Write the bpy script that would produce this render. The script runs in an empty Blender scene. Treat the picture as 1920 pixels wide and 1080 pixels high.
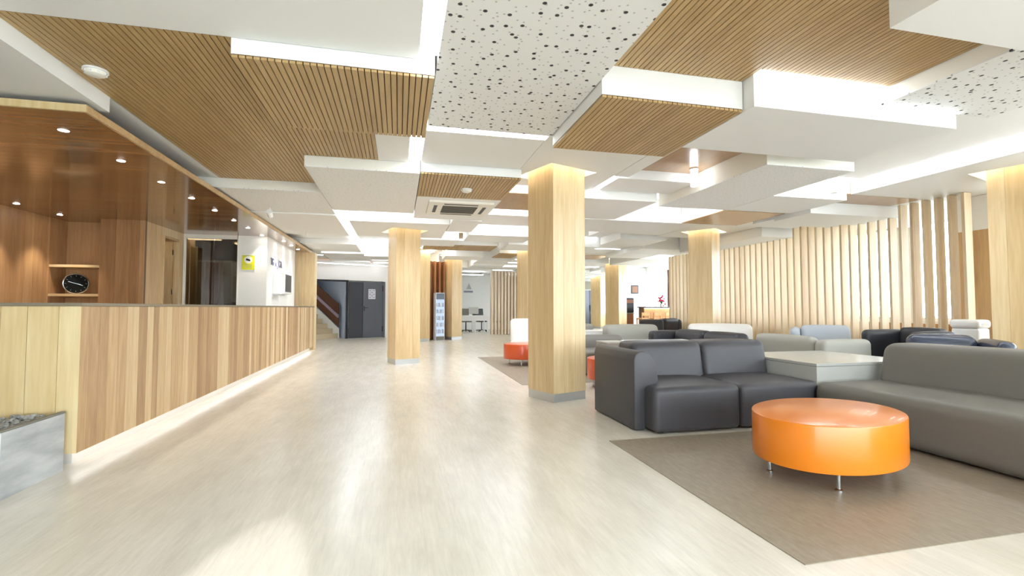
import bpy, bmesh, math, random
from mathutils import Vector, Matrix
random.seed(11)
SC = bpy.context.scene
COL = SC.collection
R = math.radians

# ---------------------------------------------------------------- camera
cam_d = bpy.data.cameras.new('camera'); cam = bpy.data.objects.new('camera', cam_d); COL.objects.link(cam)
cam_d.sensor_width = 36; cam_d.lens = 900/1920*36; cam_d.clip_start = 0.05; cam_d.clip_end = 200
cam.location = (0, 0, 1.10)
cam.rotation_euler = (R(90+2.354), 0, R(-13.244))
SC.camera = cam

# ---------------------------------------------------------------- world, exposure
w = bpy.data.worlds.new('world'); SC.world = w; w.use_nodes = True
bg = w.node_tree.nodes['Background']; bg.inputs[0].default_value = (0.84, 0.91, 1.0, 1); bg.inputs[1].default_value = 5.5
SC.view_settings.view_transform = 'Standard'; SC.view_settings.look = 'None'
SC.view_settings.gamma = 1; SC.view_settings.use_curve_mapping = False
SC.view_settings.exposure = 1.32
LED = 7.0            # strength of the cove strips

# narrow spot added outside the entrance glazing for the bright patch on the floor
pl_ = bpy.data.lights.new('floor_patch_spot', 'SPOT'); pl_.energy = 3200; pl_.spot_size = math.radians(3.4); pl_.spot_blend = 0.5; pl_.shadow_soft_size = 0.03
po = bpy.data.objects.new('floor_patch_spot', pl_); COL.objects.link(po); po.location = (-0.95, -7.2, 3.15)
po.rotation_euler = (Vector((-0.62, 1.92, 0))-Vector(po.location)).to_track_quat('-Z', 'Y').to_euler()

# ---------------------------------------------------------------- materials
def lin(c):
    return tuple((x/255/12.92 if x/255 <= 0.04045 else ((x/255+0.055)/1.055)**2.4) for x in c) + (1,)
MATS = {}
def nodes(name):
    m = bpy.data.materials.new(name); m.use_nodes = True
    nt = m.node_tree; b = nt.nodes['Principled BSDF']; MATS[name] = m
    return m, nt, nt.nodes, nt.links, b
def plain(name, c, rough=0.5, metal=0, spec=0.5, coat=0, noise=0.0, scale=20, bump=0.0):
    m, nt, N, L, b = nodes(name)
    b.inputs['Base Color'].default_value = lin(c); b.inputs['Roughness'].default_value = rough
    b.inputs['Metallic'].default_value = metal; b.inputs['Specular IOR Level'].default_value = spec
    b.inputs['Coat Weight'].default_value = coat
    tc = N.new('ShaderNodeTexCoord'); nz = N.new('ShaderNodeTexNoise'); nz.inputs['Scale'].default_value = scale
    nz.inputs['Detail'].default_value = 4
    L.new(tc.outputs['Object'], nz.inputs['Vector'])
    if noise > 0:
        hs = N.new('ShaderNodeHueSaturation'); hs.inputs['Color'].default_value = lin(c)
        mr = N.new('ShaderNodeMapRange'); mr.inputs['To Min'].default_value = 1-noise; mr.inputs['To Max'].default_value = 1+noise
        L.new(nz.outputs['Fac'], mr.inputs['Value']); L.new(mr.outputs[0], hs.inputs['Value']); L.new(hs.outputs[0], b.inputs['Base Color'])
    if bump > 0:
        bp = N.new('ShaderNodeBump'); bp.inputs['Strength'].default_value = bump; bp.inputs['Distance'].default_value = 0.004
        L.new(nz.outputs['Fac'], bp.inputs['Height']); L.new(bp.outputs[0], b.inputs['Normal'])
    return m
def emit(name, c, s):
    m = bpy.data.materials.new(name); m.use_nodes = True; N = m.node_tree.nodes; L = m.node_tree.links
    N.clear(); e = N.new('ShaderNodeEmission'); o = N.new('ShaderNodeOutputMaterial')
    e.inputs[0].default_value = lin(c); e.inputs[1].default_value = s; L.new(e.outputs[0], o.inputs[0]); MATS[name] = m
    return m
def wood(name, dark, mid, light, axis='Z', rough=0.4, vary=0.5, coat=0.0, gscale=9.0, hue=0.0):
    """grain runs along axis; colour shifts from plank to plank with the object's random number"""
    m, nt, N, L, b = nodes(name)
    tc = N.new('ShaderNodeTexCoord'); oi = N.new('ShaderNodeObjectInfo')
    mp = N.new('ShaderNodeMapping'); s = [gscale]*3; s['XYZ'.index(axis)] = gscale*0.07
    mp.inputs['Scale'].default_value = s
    off = N.new('ShaderNodeVectorMath'); off.operation = 'SCALE'; off.inputs[0].default_value = (37, 21, 53)
    L.new(oi.outputs['Random'], off.inputs['Scale'])
    ad = N.new('ShaderNodeVectorMath'); ad.operation = 'ADD'
    L.new(tc.outputs['Object'], mp.inputs['Vector']); L.new(mp.outputs[0], ad.inputs[0]); L.new(off.outputs[0], ad.inputs[1])
    n1 = N.new('ShaderNodeTexNoise'); n1.inputs['Scale'].default_value = 1.0; n1.inputs['Detail'].default_value = 3; n1.inputs['Distortion'].default_value = 1.2
    n2 = N.new('ShaderNodeTexNoise'); n2.inputs['Scale'].default_value = 5.0; n2.inputs['Detail'].default_value = 5
    L.new(ad.outputs[0], n1.inputs['Vector']); L.new(ad.outputs[0], n2.inputs['Vector'])
    a1 = N.new('ShaderNodeMath'); a1.operation = 'MULTIPLY_ADD'; a1.inputs[1].default_value = 0.55
    L.new(n1.outputs['Fac'], a1.inputs[0])
    m2 = N.new('ShaderNodeMath'); m2.operation = 'MULTIPLY'; m2.inputs[1].default_value = 0.45; L.new(n2.outputs['Fac'], m2.inputs[0])
    L.new(m2.outputs[0], a1.inputs[2])
    mr = N.new('ShaderNodeMapRange'); mr.inputs['From Min'].default_value = 0.3; mr.inputs['From Max'].default_value = 0.7
    L.new(a1.outputs[0], mr.inputs['Value'])
    rs = N.new('ShaderNodeMath'); rs.operation = 'MULTIPLY_ADD'; rs.inputs[1].default_value = vary; rs.inputs[2].default_value = -vary/2
    L.new(oi.outputs['Random'], rs.inputs[0])
    sm = N.new('ShaderNodeMath'); sm.operation = 'ADD'; sm.use_clamp = True
    k = N.new('ShaderNodeMath'); k.operation = 'MULTIPLY_ADD'; k.inputs[1].default_value = 0.55; k.inputs[2].default_value = 0.22
    L.new(mr.outputs[0], k.inputs[0]); L.new(k.outputs[0], sm.inputs[0]); L.new(rs.outputs[0], sm.inputs[1])
    cr = N.new('ShaderNodeValToRGB'); e = cr.color_ramp.elements
    e[0].color = lin(dark); e[1].color = lin(light); e[0].position = 0.0; e[1].position = 1.0
    x = cr.color_ramp.elements.new(0.5); x.color = lin(mid)
    L.new(sm.outputs[0], cr.inputs[0]); L.new(cr.outputs[0], b.inputs['Base Color'])
    b.inputs['Roughness'].default_value = rough; b.inputs['Coat Weight'].default_value = coat; b.inputs['Coat Roughness'].default_value = 0.08
    return m

plain('white_paint', (240, 239, 235), 0.55, spec=0.3)
plain('wall_white', (238, 237, 232), 0.6, spec=0.3, noise=0.01)
plain('white_lacquer', (242, 242, 240), 0.25, spec=0.5)
plain('grey_laminate', (184, 183, 176), 0.22, spec=0.5, noise=0.02)
plain('dark_backing', (92, 62, 36), 0.8)
plain('fascia_cream', (240, 236, 224), 0.6, spec=0.3)
plain('charcoal_leather', (66, 64, 67), 0.45, spec=0.45, noise=0.05, scale=60, bump=0.15)
plain('black_leather', (50, 50, 54), 0.42, spec=0.4, noise=0.05, scale=60, bump=0.15)
plain('navy_leather', (58, 64, 80), 0.25, spec=0.6, noise=0.05, scale=60, bump=0.15)
plain('grey_leather', (114, 110, 102), 0.45, spec=0.4, noise=0.04, scale=60, bump=0.15)
plain('pale_grey_leather', (160, 158, 148), 0.5, spec=0.35, noise=0.04, scale=60, bump=0.15)
plain('blue_grey_fabric', (186, 192, 198), 0.7, spec=0.2, noise=0.04, scale=60)
plain('white_leather', (236, 234, 228), 0.4, spec=0.4, noise=0.02, scale=40)
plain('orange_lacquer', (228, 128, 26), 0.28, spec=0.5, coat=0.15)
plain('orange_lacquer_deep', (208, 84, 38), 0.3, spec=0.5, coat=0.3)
plain('chrome', (210, 212, 215), 0.15, metal=1)
plain('brushed_steel', (196, 198, 198), 0.38, metal=0.7, noise=0.05, scale=80)
plain('dark_metal', (40, 40, 44), 0.4, metal=0.5)
plain('door_grey', (92, 97, 106), 0.35, spec=0.5, noise=0.03, scale=6)
plain('door_grey_dark', (62, 64, 72), 0.4, spec=0.4)
plain('black_plastic', (24, 24, 26), 0.35)
plain('paper', (226, 228, 240), 0.7)
plain('sign_yellow', (222, 222, 30), 0.5)
plain('letter_grey', (140, 138, 155), 0.5)
plain('pale_blue_wall', (196, 208, 226), 0.7)
plain('step_cream', (206, 190, 158), 0.55, noise=0.05, scale=8)
plain('banister_brown', (92, 56, 36), 0.5)
plain('rail_lilac', (168, 152, 172), 0.35, metal=0.2)
plain('grille_grey', (120, 116, 104), 0.6)
plain('grey_stone', (158, 157, 152), 0.7, noise=0.6, scale=14)
plain('brown_wood', (128, 78, 46), 0.45, noise=0.12, scale=8)
plain('counter_cap', (128, 116, 96), 0.35)
plain('red_petal', (200, 40, 80), 0.6)
plain('leaf_green', (60, 100, 50), 0.6)
plain('clock_black', (16, 18, 16), 0.7, spec=0.15)
plain('office_brown', (120, 92, 66), 0.6, noise=0.08, scale=2)
plain('plinth_grey', (214, 212, 204), 0.4)
plain('terrain', (200, 200, 196), 0.9)
emit('led', (240, 246, 255), LED)
emit('led_warm', (255, 246, 228), LED*1.0)
emit('led_dim', (246, 248, 255), LED*0.22)
emit('led_counter', (255, 252, 250), LED*0.42)
emit('led_soft', (242, 248, 255), LED*0.6)
emit('spot_glow', (255, 250, 238), 30)
emit('fridge_glow', (206, 226, 250), 0.42)
emit('panel_glow', (255, 240, 205), 1.8)
wood('plank_wood', (176, 138, 94), (206, 173, 126), (230, 206, 164), 'Z', 0.38, 0.75)
wood('plank_wood_x', (176, 138, 94), (206, 173, 126), (230, 206, 164), 'X', 0.38, 0.75)
wood('counter_wood', (156, 120, 82), (192, 158, 114), (216, 190, 148), 'Z', 0.4, 1.0, gscale=11)
wood('counter_wood_pale', (180, 144, 92), (206, 178, 126), (228, 208, 164), 'Z', 0.4, 0.7, gscale=7)
wood('column_wood', (190, 158, 110), (216, 188, 142), (234, 214, 176), 'Z', 0.35, 0.35, gscale=8)
wood('slat_wood', (160, 128, 80), (184, 152, 102), (200, 170, 120), 'Y', 0.42, 0.25, gscale=14)
wood('screen_wood', (208, 182, 146), (226, 205, 172), (238, 224, 197), 'Z', 0.4, 0.45, gscale=10)
wood('brown_slat_wood', (120, 74, 44), (160, 108, 66), (190, 140, 92), 'Z', 0.4, 0.6, gscale=10)
wood('canopy_wood', (112, 74, 40), (146, 100, 56), (178, 130, 82), 'X', 0.2, 0.7, coat=0.6, gscale=5)
wood('back_wall_wood', (134, 94, 58), (168, 124, 82), (196, 154, 108), 'Z', 0.4, 0.7, gscale=8)
wood('gloss_wood', (152, 114, 76), (172, 134, 92), (188, 150, 108), 'Y', 0.3, 0.2, coat=0.25, gscale=9)
wood('sill_wood', (176, 124, 74), (200, 148, 94), (218, 172, 118), 'Z', 0.4, 0.6)

def floor_mat():
    m, nt, N, L, b = nodes('floor_vinyl')
    tc = N.new('ShaderNodeTexCoord'); mp = N.new('ShaderNodeMapping'); mp.inputs['Scale'].default_value = (4.5, 1.1, 1)
    mp.inputs['Rotation'].default_value = (0, 0, 0)
    n = N.new('ShaderNodeTexNoise'); n.inputs['Scale'].default_value = 1.6; n.inputs['Detail'].default_value = 6; n.inputs['Roughness'].default_value = 0.6; n.inputs['Distortion'].default_value = 0.15
    L.new(tc.outputs['Object'], mp.inputs[0]); L.new(mp.outputs[0], n.inputs['Vector'])
    cr = N.new('ShaderNodeValToRGB'); e = cr.color_ramp.elements
    e[0].position = 0.25; e[0].color = lin((208, 201, 186)); e[1].position = 0.75; e[1].color = lin((224, 218, 204))
    L.new(n.outputs['Fac'], cr.inputs[0])
    bt = N.new('ShaderNodeTexBrick'); bt.inputs['Scale'].default_value = 1.0; bt.inputs['Brick Width'].default_value = 1.22; bt.inputs['Row Height'].default_value = 0.18
    bt.inputs['Mortar Size'].default_value = 0.0012; bt.inputs['Color1'].default_value = (0.972, 0.972, 0.968, 1); bt.inputs['Color2'].default_value = (1, 1, 1, 1); bt.inputs['Mortar'].default_value = (0.93, 0.925, 0.915, 1)
    m2 = N.new('ShaderNodeMapping'); m2.inputs['Rotation'].default_value = (0, 0, R(90)); L.new(tc.outputs['Object'], m2.inputs[0]); L.new(m2.outputs[0], bt.inputs['Vector'])
    mx = N.new('ShaderNodeMix'); mx.data_type = 'RGBA'; mx.blend_type = 'MULTIPLY'; mx.inputs[0].default_value = 1
    m3 = N.new('ShaderNodeMapping'); m3.inputs['Scale'].default_value = (34, 3.0, 1); L.new(tc.outputs['Object'], m3.inputs[0])
    n3 = N.new('ShaderNodeTexNoise'); n3.inputs['Scale'].default_value = 1.5; n3.inputs['Detail'].default_value = 5; n3.inputs['Roughness'].default_value = 0.7; L.new(m3.outputs[0], n3.inputs['Vector'])
    hs = N.new('ShaderNodeHueSaturation'); mr = N.new('ShaderNodeMapRange'); mr.inputs['From Min'].default_value = 0.3; mr.inputs['From Max'].default_value = 0.7
    mr.inputs['To Min'].default_value = 0.94; mr.inputs['To Max'].default_value = 1.08; L.new(n3.outputs['Fac'], mr.inputs['Value']); L.new(mr.outputs[0], hs.inputs['Value']); L.new(cr.outputs[0], hs.inputs['Color'])
    L.new(hs.outputs[0], mx.inputs[6]); L.new(bt.outputs['Color'], mx.inputs[7]); L.new(mx.outputs[2], b.inputs['Base Color'])
    b.inputs['Roughness'].default_value = 0.24; b.inputs['Specular IOR Level'].default_value = 0.45
floor_mat()
def rug_mat():
    m, nt, N, L, b = nodes('rug_vinyl')
    tc = N.new('ShaderNodeTexCoord'); mp = N.new('ShaderNodeMapping'); mp.inputs['Scale'].default_value = (14, 3.0, 1); mp.inputs['Rotation'].default_value = (0, 0, R(0))
    n = N.new('ShaderNodeTexNoise'); n.inputs['Scale'].default_value = 3; n.inputs['Detail'].default_value = 6; n.inputs['Roughness'].default_value = 0.7
    L.new(tc.outputs['Object'], mp.inputs[0]); L.new(mp.outputs[0], n.inputs['Vector'])
    cr = N.new('ShaderNodeValToRGB'); e = cr.color_ramp.elements
    e[0].position = 0.25; e[0].color = lin((132, 120, 102)); e[1].position = 0.75; e[1].color = lin((160, 149, 131))
    L.new(n.outputs['Fac'], cr.inputs[0]); L.new(cr.outputs[0], b.inputs['Base Color']); b.inputs['Roughness'].default_value = 0.45
rug_mat()
def perf_mat(name, big):
    m, nt, N, L, b = nodes(name)
    tc = N.new('ShaderNodeTexCoord')
    def dots(scale, r0, r1, seed):
        mp = N.new('ShaderNodeMapping'); mp.inputs['Location'].default_value = (seed, seed*1.7, 0); mp.inputs['Scale'].default_value = (1, 1, 0)
        v = N.new('ShaderNodeTexVoronoi'); v.voronoi_dimensions = '2D'; v.inputs['Scale'].default_value = scale; v.inputs['Randomness'].default_value = 0.9
        L.new(tc.outputs['Object'], mp.inputs[0]); L.new(mp.outputs[0], v.inputs['Vector'])
        mr = N.new('ShaderNodeMapRange'); mr.inputs['From Min'].default_value = r0; mr.inputs['From Max'].default_value = r1; mr.clamp = True
        L.new(v.outputs['Distance'], mr.inputs['Value']); return mr.outputs[0]
    a = dots(7.8, 0.085, 0.118, 3.1); c = dots(15, 0.07, 0.125, 8.3)
    def mixc(fac, c0, src):
        mx = N.new('ShaderNodeMix'); mx.data_type = 'RGBA'; mx.inputs[6].default_value = c0; L.new(fac, mx.inputs[0])
        if isinstance(src, tuple): mx.inputs[7].default_value = src
        else: L.new(src, mx.inputs[7])
        return mx.outputs[2]
    s = mixc(c, lin((186, 184, 180)) if big else lin((205, 203, 198)), lin((236, 235, 231)))
    if big: s = mixc(a, lin((44, 44, 46)), s)
    L.new(s, b.inputs['Base Color']); b.inputs['Roughness'].default_value = 0.6
perf_mat('perforated_board', True); perf_mat('fine_perforated_board', False)
def tile_mat():
    m, nt, N, L, b = nodes('planter_tile')
    tc = N.new('ShaderNodeTexCoord'); mp = N.new('ShaderNodeMapping'); mp.inputs['Scale'].default_value = (3, 2.2, 9)
    mp.inputs['Rotation'].default_value = (R(12), 0, 0)
    n = N.new('ShaderNodeTexNoise'); n.inputs['Scale'].default_value = 1.4; n.inputs['Detail'].default_value = 5
    L.new(tc.outputs['Object'], mp.inputs[0]); L.new(mp.outputs[0], n.inputs['Vector'])
    cr = N.new('ShaderNodeValToRGB'); e = cr.color_ramp.elements
    e[0].position = 0.3; e[0].color = lin((150, 152, 152)); e[1].position = 0.7; e[1].color = lin((190, 191, 188))
    L.new(n.outputs['Fac'], cr.inputs[0]); L.new(cr.outputs[0], b.inputs['Base Color']); b.inputs['Roughness'].default_value = 0.4
tile_mat()
def glass_mat(name, tint, refl):
    m = bpy.data.materials.new(name); m.use_nodes = True; N = m.node_tree.nodes; L = m.node_tree.links; N.clear()
    t = N.new('ShaderNodeBsdfTransparent'); g = N.new('ShaderNodeBsdfGlossy'); g.inputs['Roughness'].default_value = 0.02
    mx = N.new('ShaderNodeMixShader'); o = N.new('ShaderNodeOutputMaterial'); t.inputs[0].default_value = tint
    mx.inputs[0].default_value = refl; L.new(t.outputs[0], mx.inputs[1]); L.new(g.outputs[0], mx.inputs[2]); L.new(mx.outputs[0], o.inputs[0]); MATS[name] = m
glass_mat('clear_glass', (0.95, 0.97, 0.97, 1), 0.06)
glass_mat('office_glass', (0.5, 0.46, 0.4, 1), 0.10)

# ---------------------------------------------------------------- helpers
def link(name, me, mat=None, parent=None, loc=(0, 0, 0), rz=0.0):
    if mat and not me.materials: me.materials.append(MATS[mat])
    o = bpy.data.objects.new(name, me); COL.objects.link(o); o.location = loc; o.rotation_euler = (0, 0, rz)
    if parent: o.parent = parent
    return o
def tag(o, label=None, cat=None, group=None, kind=None):
    if label: o['label'] = label
    if cat: o['category'] = cat
    if group: o['group'] = group
    if kind: o['kind'] = kind
    return o
def thing(name, label, cat, loc=(0, 0, 0), rz=0.0, group=None):
    o = bpy.data.objects.new(name, None); COL.objects.link(o); o.location = loc; o.rotation_euler = (0, 0, rz)
    o.empty_display_size = 0.1
    return tag(o, label, cat, group)
BOXES = {}
def box_mesh(dx, dy, dz, mat, bev=0.0):
    k = (round(dx, 4), round(dy, 4), round(dz, 4), mat, bev)
    if k in BOXES: return BOXES[k]
    bm = bmesh.new(); bmesh.ops.create_cube(bm, size=1); bmesh.ops.scale(bm, vec=(dx, dy, dz), verts=bm.verts)
    if bev: bmesh.ops.bevel(bm, geom=bm.edges[:], offset=bev, segments=2, affect='EDGES', profile=0.5)
    me = bpy.data.meshes.new('box'); bm.to_mesh(me); bm.free(); me.materials.append(MATS[mat]); BOXES[k] = me
    return me
def box(name, x0, x1, y0, y1, z0, z1, mat, parent=None, bev=0.0):
    """axis-aligned box given by its bounds in the parent's space"""
    return link(name, box_mesh(x1-x0, y1-y0, z1-z0, mat, bev), None, parent, ((x0+x1)/2, (y0+y1)/2, (z0+z1)/2))
def mesh_from(bm, mat, smooth=None):
    me = bpy.data.meshes.new('mesh'); bmesh.ops.recalc_face_normals(bm, faces=bm.faces); bm.to_mesh(me); bm.free(); me.materials.append(MATS[mat])
    if smooth is not None:
        me.shade_smooth(); 
        try: me.set_sharp_from_angle(angle=R(smooth))
        except Exception: pass
    return me
def rounded(dx, dy, dz, r, mat, bulge=0.0, lean=0.0, rt=None, fn=None, seg=6, mid=6):
    """soft block: rounded edges, swollen top and sides; base sits at z=0, centred in x and y"""
    h = (dx/2, dy/2, dz/2); r = min(r, *[v*0.98 for v in h])
    def axis(hh):
        a = [-hh + r*(1-math.cos(k/seg*math.pi/2)) for k in range(seg)]
        b_ = [-hh+r + (2*(hh-r))*k/mid for k in range(mid+1)]
        return a + b_ + [-v for v in reversed(a)]
    ax = [axis(v) for v in h]; n = [len(a) for a in ax]
    bm = bmesh.new(); V = {}
    def vert(i, j, k):
        key = (i, j, k)
        if key in V: return V[key]
        p = Vector((ax[0][i], ax[1][j], ax[2][k])); q = Vector([max(-h[t]+r, min(h[t]-r, p[t])) for t in range(3)])
        d = p-q
        if d.length > 1e-9: p = q + d.normalized()*r
        u = [max(-1, min(1, p[t]/h[t])) for t in range(3)]
        if bulge:
            f = (1-u[0]**2)*(1-u[1]**2)
            if p.z > 0: p.z += bulge*f**0.6 if f > 0 else 0
            g = (1-u[0]**2)*(1-u[2]**2)
            if g > 0: p.y += math.copysign(bulge*0.45*g**0.7, p.y) * abs(u[1])
            g = (1-u[1]**2)*(1-u[2]**2)
            if g > 0: p.x += math.copysign(bulge*0.35*g**0.7, p.x) * abs(u[0])
        p.z += h[2]; p.y += lean*p.z/dz
        if fn: p = fn(p)
        V[key] = bm.verts.new(p); return V[key]
    for a in range(3):
        b_, c = [t for t in range(3) if t != a]
        for s in (0, n[a]-1):
            for i in range(n[b_]-1):
                for j in range(n[c]-1):
                    q = []
                    for di, dj in ((0, 0), (1, 0), (1, 1), (0, 1)):
                        idx = [0, 0, 0]; idx[a] = s; idx[b_] = i+di; idx[c] = j+dj; q.append(vert(*idx))
                    bm.faces.new(q)
    return mesh_from(bm, mat, 60)
def prism(pts, depth, mat, axis='Y', bev=0.0, smooth=40):
    """closed outline (a,b) extruded: axis Y -> outline in XZ, axis Z -> outline in XY, axis X -> outline in YZ"""
    bm = bmesh.new()
    def P(a, b_, d): return {'Y': (a, d, b_), 'Z': (a, b_, d), 'X': (d, a, b_)}[axis]
    lo = [bm.verts.new(P(a, b_, 0)) for a, b_ in pts]; hi = [bm.verts.new(P(a, b_, depth)) for a, b_ in pts]
    bm.faces.new(lo); bm.faces.new(hi[::-1]); n = len(pts)
    for i in range(n): bm.faces.new((lo[i], lo[(i+1) % n], hi[(i+1) % n], hi[i]))
    bmesh.ops.recalc_face_normals(bm, faces=bm.faces)
    if bev: bmesh.ops.bevel(bm, geom=bm.edges[:], offset=bev, segments=3, affect='EDGES', profile=0.5)
    return mesh_from(bm, mat, smooth)
def lathe(prof, mat, n=32, sx=1.0, sy=1.0, caps=True):
    bm = bmesh.new(); rings = []
    for r_, z in prof:
        rings.append([bm.verts.new((r_*sx*math.cos(2*math.pi*i/n), r_*sy*math.sin(2*math.pi*i/n), z)) for i in range(n)])
    for a, b_ in zip(rings, rings[1:]):
        for i in range(n): bm.faces.new((a[i], a[(i+1) % n], b_[(i+1) % n], b_[i]))
    if caps: bm.faces.new(rings[0][::-1]); bm.faces.new(rings[-1])
    return mesh_from(bm, mat, 35)
def tube(p0, p1, r_, mat, n=10):
    p0, p1 = Vector(p0), Vector(p1); d = p1-p0; q = Vector((0, 0, 1)).rotation_difference(d).to_matrix()
    bm = bmesh.new(); rs = []
    for t in (0, 1):
        rs.append([bm.verts.new(p0 + d*t + q @ Vector((r_*math.cos(2*math.pi*i/n), r_*math.sin(2*math.pi*i/n), 0))) for i in range(n)])
    for i in range(n): bm.faces.new((rs[0][i], rs[0][(i+1) % n], rs[1][(i+1) % n], rs[1][i]))
    bm.faces.new(rs[0][::-1]); bm.faces.new(rs[1])
    return mesh_from(bm, mat, 40)
def text_mesh(s, size, mat, depth=0.006):
    c = bpy.data.curves.new('txt', 'FONT'); c.body = s; c.size = size; c.extrude = depth
    o = bpy.data.objects.new('txt', c); COL.objects.link(o)
    dg = bpy.context.evaluated_depsgraph_get(); me = bpy.data.meshes.new_from_object(o.evaluated_get(dg))
    bpy.data.objects.remove(o); bpy.data.curves.remove(c); me.materials.clear(); me.materials.append(MATS[mat]); return me
def planks(parent, name, length, width_fn, z0, z1, mat, place, thick=0.018, gap=0.0025):
    """row of upright planks; place(a0, a1) -> (location of centre, rz)"""
    a = 0.0
    while a < length-1e-4:
        wd = min(width_fn(), length-a)
        if length-(a+wd) < 0.03: wd = length-a
        t = thick + random.uniform(-0.0012, 0.0012)
        me = box_mesh(round(wd-gap, 3), thick, z1-z0, mat)
        (x, y), rz = place(a+wd/2)
        link(name, me, None, parent, (x, y, (z0+z1)/2), rz)
        a += wd

# ---------------------------------------------------------------- setting: floor and walls
H_SLAB = 3.02
floor = tag(box('floor', -8, 11.5, -5, 27, -0.12, 0.0, 'floor_vinyl'), kind='structure')
ceiling = tag(box('ceiling', -8, 11.5, -5, 27, H_SLAB, H_SLAB+0.2, 'white_paint'), kind='structure')
tag(box('wall_left', -8.2, -8, -5, 27, 0, H_SLAB, 'wall_white'), kind='structure')
tag(box('wall_far', -8, 11.5, 26.8, 27, 0, H_SLAB, 'wall_white'), kind='structure')
# window wall on the right: bays open to daylight between white piers
wr = tag(box('wall_right', 9.2, 9.4, -5, 14.2, 0, 0.86, 'wall_white'), kind='structure')
box('lintel', 9.2, 9.4, -5, 14.2, 2.66, H_SLAB, 'wall_white', wr).location = (0, 0, 2.84-0.43)
def window(n, p0, p1, axis, c, z0, z1, mull):
    """window frame with panes; runs from p0 to p1 along axis at constant c"""
    wn = bpy.data.objects.new('window_%d' % n, None); COL.objects.link(wn); wn.location = ((c, (p0+p1)/2, z0) if axis == 'Y' else ((p0+p1)/2, c, z0))
    wn.rotation_euler = (0, 0, R(90) if axis == 'Y' else 0); tag(wn, kind='structure')
    L_ = p1-p0; hh = z1-z0
    box('sill_rail', -L_/2, L_/2, -0.04, 0.04, 0, 0.06, 'white_paint', wn); box('head_rail', -L_/2, L_/2, -0.04, 0.04, hh-0.06, hh, 'white_paint', wn)
    for i in range(mull+1):
        x = -L_/2 + L_*i/mull; x = max(-L_/2+0.03, min(L_/2-0.03, x))
        box('mullion', x-0.03, x+0.03, -0.04, 0.04, 0.06, hh-0.06, 'white_paint', wn)
        if i < mull:
            a = -L_/2 + L_*i/mull + 0.035; b_ = -L_/2 + L_*(i+1)/mull - 0.035
            box('pane', a, b_, -0.004, 0.004, 0.065, hh-0.065, 'clear_glass', wn)
for i, (a, b_) in enumerate([(-4.9, -1.2), (-0.8, 2.9), (3.3, 6.9), (7.2, 10.5), (10.8, 14.0)]):
    window(i+1, a, b_, 'Y', 9.3, 0.86, 2.66, 3)
    box('pier', 9.2, 9.4, b_, b_+0.4 if b_ < 13 else b_+0.2, 0.86, 2.66, 'wall_white').parent = wr
for o in [c for c in COL.objects if c.parent == wr and c.name.startswith('pier')]:
    o.location = Vector(o.location) - Vector(wr.location)
# entrance glazing behind the camera
wb = tag(box('wall_back', -8, 11.5, -5.2, -5, 2.75, H_SLAB, 'wall_white'), kind='structure')
window(6, -3.0, 9.1, 'X', -5.1, 0.0, 2.75, 7)
tag(box('wall_back', -8, -3.0, -5.2, -5, 0, 2.75, 'wall_white'), kind='structure')
tag(box('wall_side', 9.4, 11.5, 14.0, 14.2, 0, H_SLAB, 'wall_white'), kind='structure')
tag(box('wall_right', 11.3, 11.5, 14.2, 27, 0, 0.9, 'wall_white'), kind='structure'); tag(box('wall_right', 11.3, 11.5, 14.2, 27, 2.66, H_SLAB, 'wall_white'), kind='structure')
for i, (a, b_) in enumerate(((14.3, 18.3), (18.5, 22.5), (22.7, 26.7))): window(8+i, a, b_, 'Y', 11.4, 0.9, 2.66, 3)
tag(box('ground', -60, 80, -60, 80, -0.3, -0.13, 'terrain'), 'pale paved ground outside beyond the windows', 'ground', kind='structure')

# ---------------------------------------------------------------- stepped ceiling: boards at three levels
T, M, L0 = 2.88, 2.76, 2.64
def slat_field(x0, x1, y0, y1, z, parent, n=None):
    pw = 0.0405; n = n or int(round((x1-x0)/pw)); pw = (x1-x0)/n
    for i in range(n):
        link('slat', box_mesh(round(pw-0.007, 4), round(y1-y0, 3), 0.016, 'slat_wood'), None, parent, (x0+(i+0.5)*pw - px_, (y0+y1)/2 - py_, z+0.008 - pz_))
px_ = py_ = pz_ = 0
def board(x0, x1, y0, y1, z, kind, nslat=None):
    global px_, py_, pz_
    nm = {'w': 'white_ceiling_board', 's': 'wood_slat_panel', 'p': 'perforated_board', 'f': 'perforated_board', 'g': 'wood_ceiling_panel'}[kind]
    mat = {'w': 'white_paint', 's': 'white_paint', 'p': 'perforated_board', 'f': 'fine_perforated_board', 'g': 'gloss_wood'}[kind]
    z0 = z + (0.022 if kind == 's' else 0)
    cz = (H_SLAB+0.1)
    if kind in 'ws': z1 = H_SLAB-0.001
    else: z1 = z+0.012
    o = box(nm, x0, x1, y0, y1, z0, z1, mat); 
    if kind in 'pgf':
        c = box('board_edge', x0, x1, y0, y1, z1, H_SLAB-0.001, 'fascia_cream'); c.location = Vector(c.location)-Vector(o.location); c.parent = o
    if kind == 's':
        px_, py_, pz_ = o.location
        c = box('backing', x0+0.004, x1-0.004, y0+0.004, y1-0.004, z+0.016, z+0.022, 'dark_backing'); c.location = Vector(c.location)-Vector(o.location); c.parent = o
        slat_field(x0, x1, y0, y1, z, o, nslat)
    o.location = Vector(o.location) - Vector(ceiling.location); o.parent = ceiling
    return o
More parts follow.
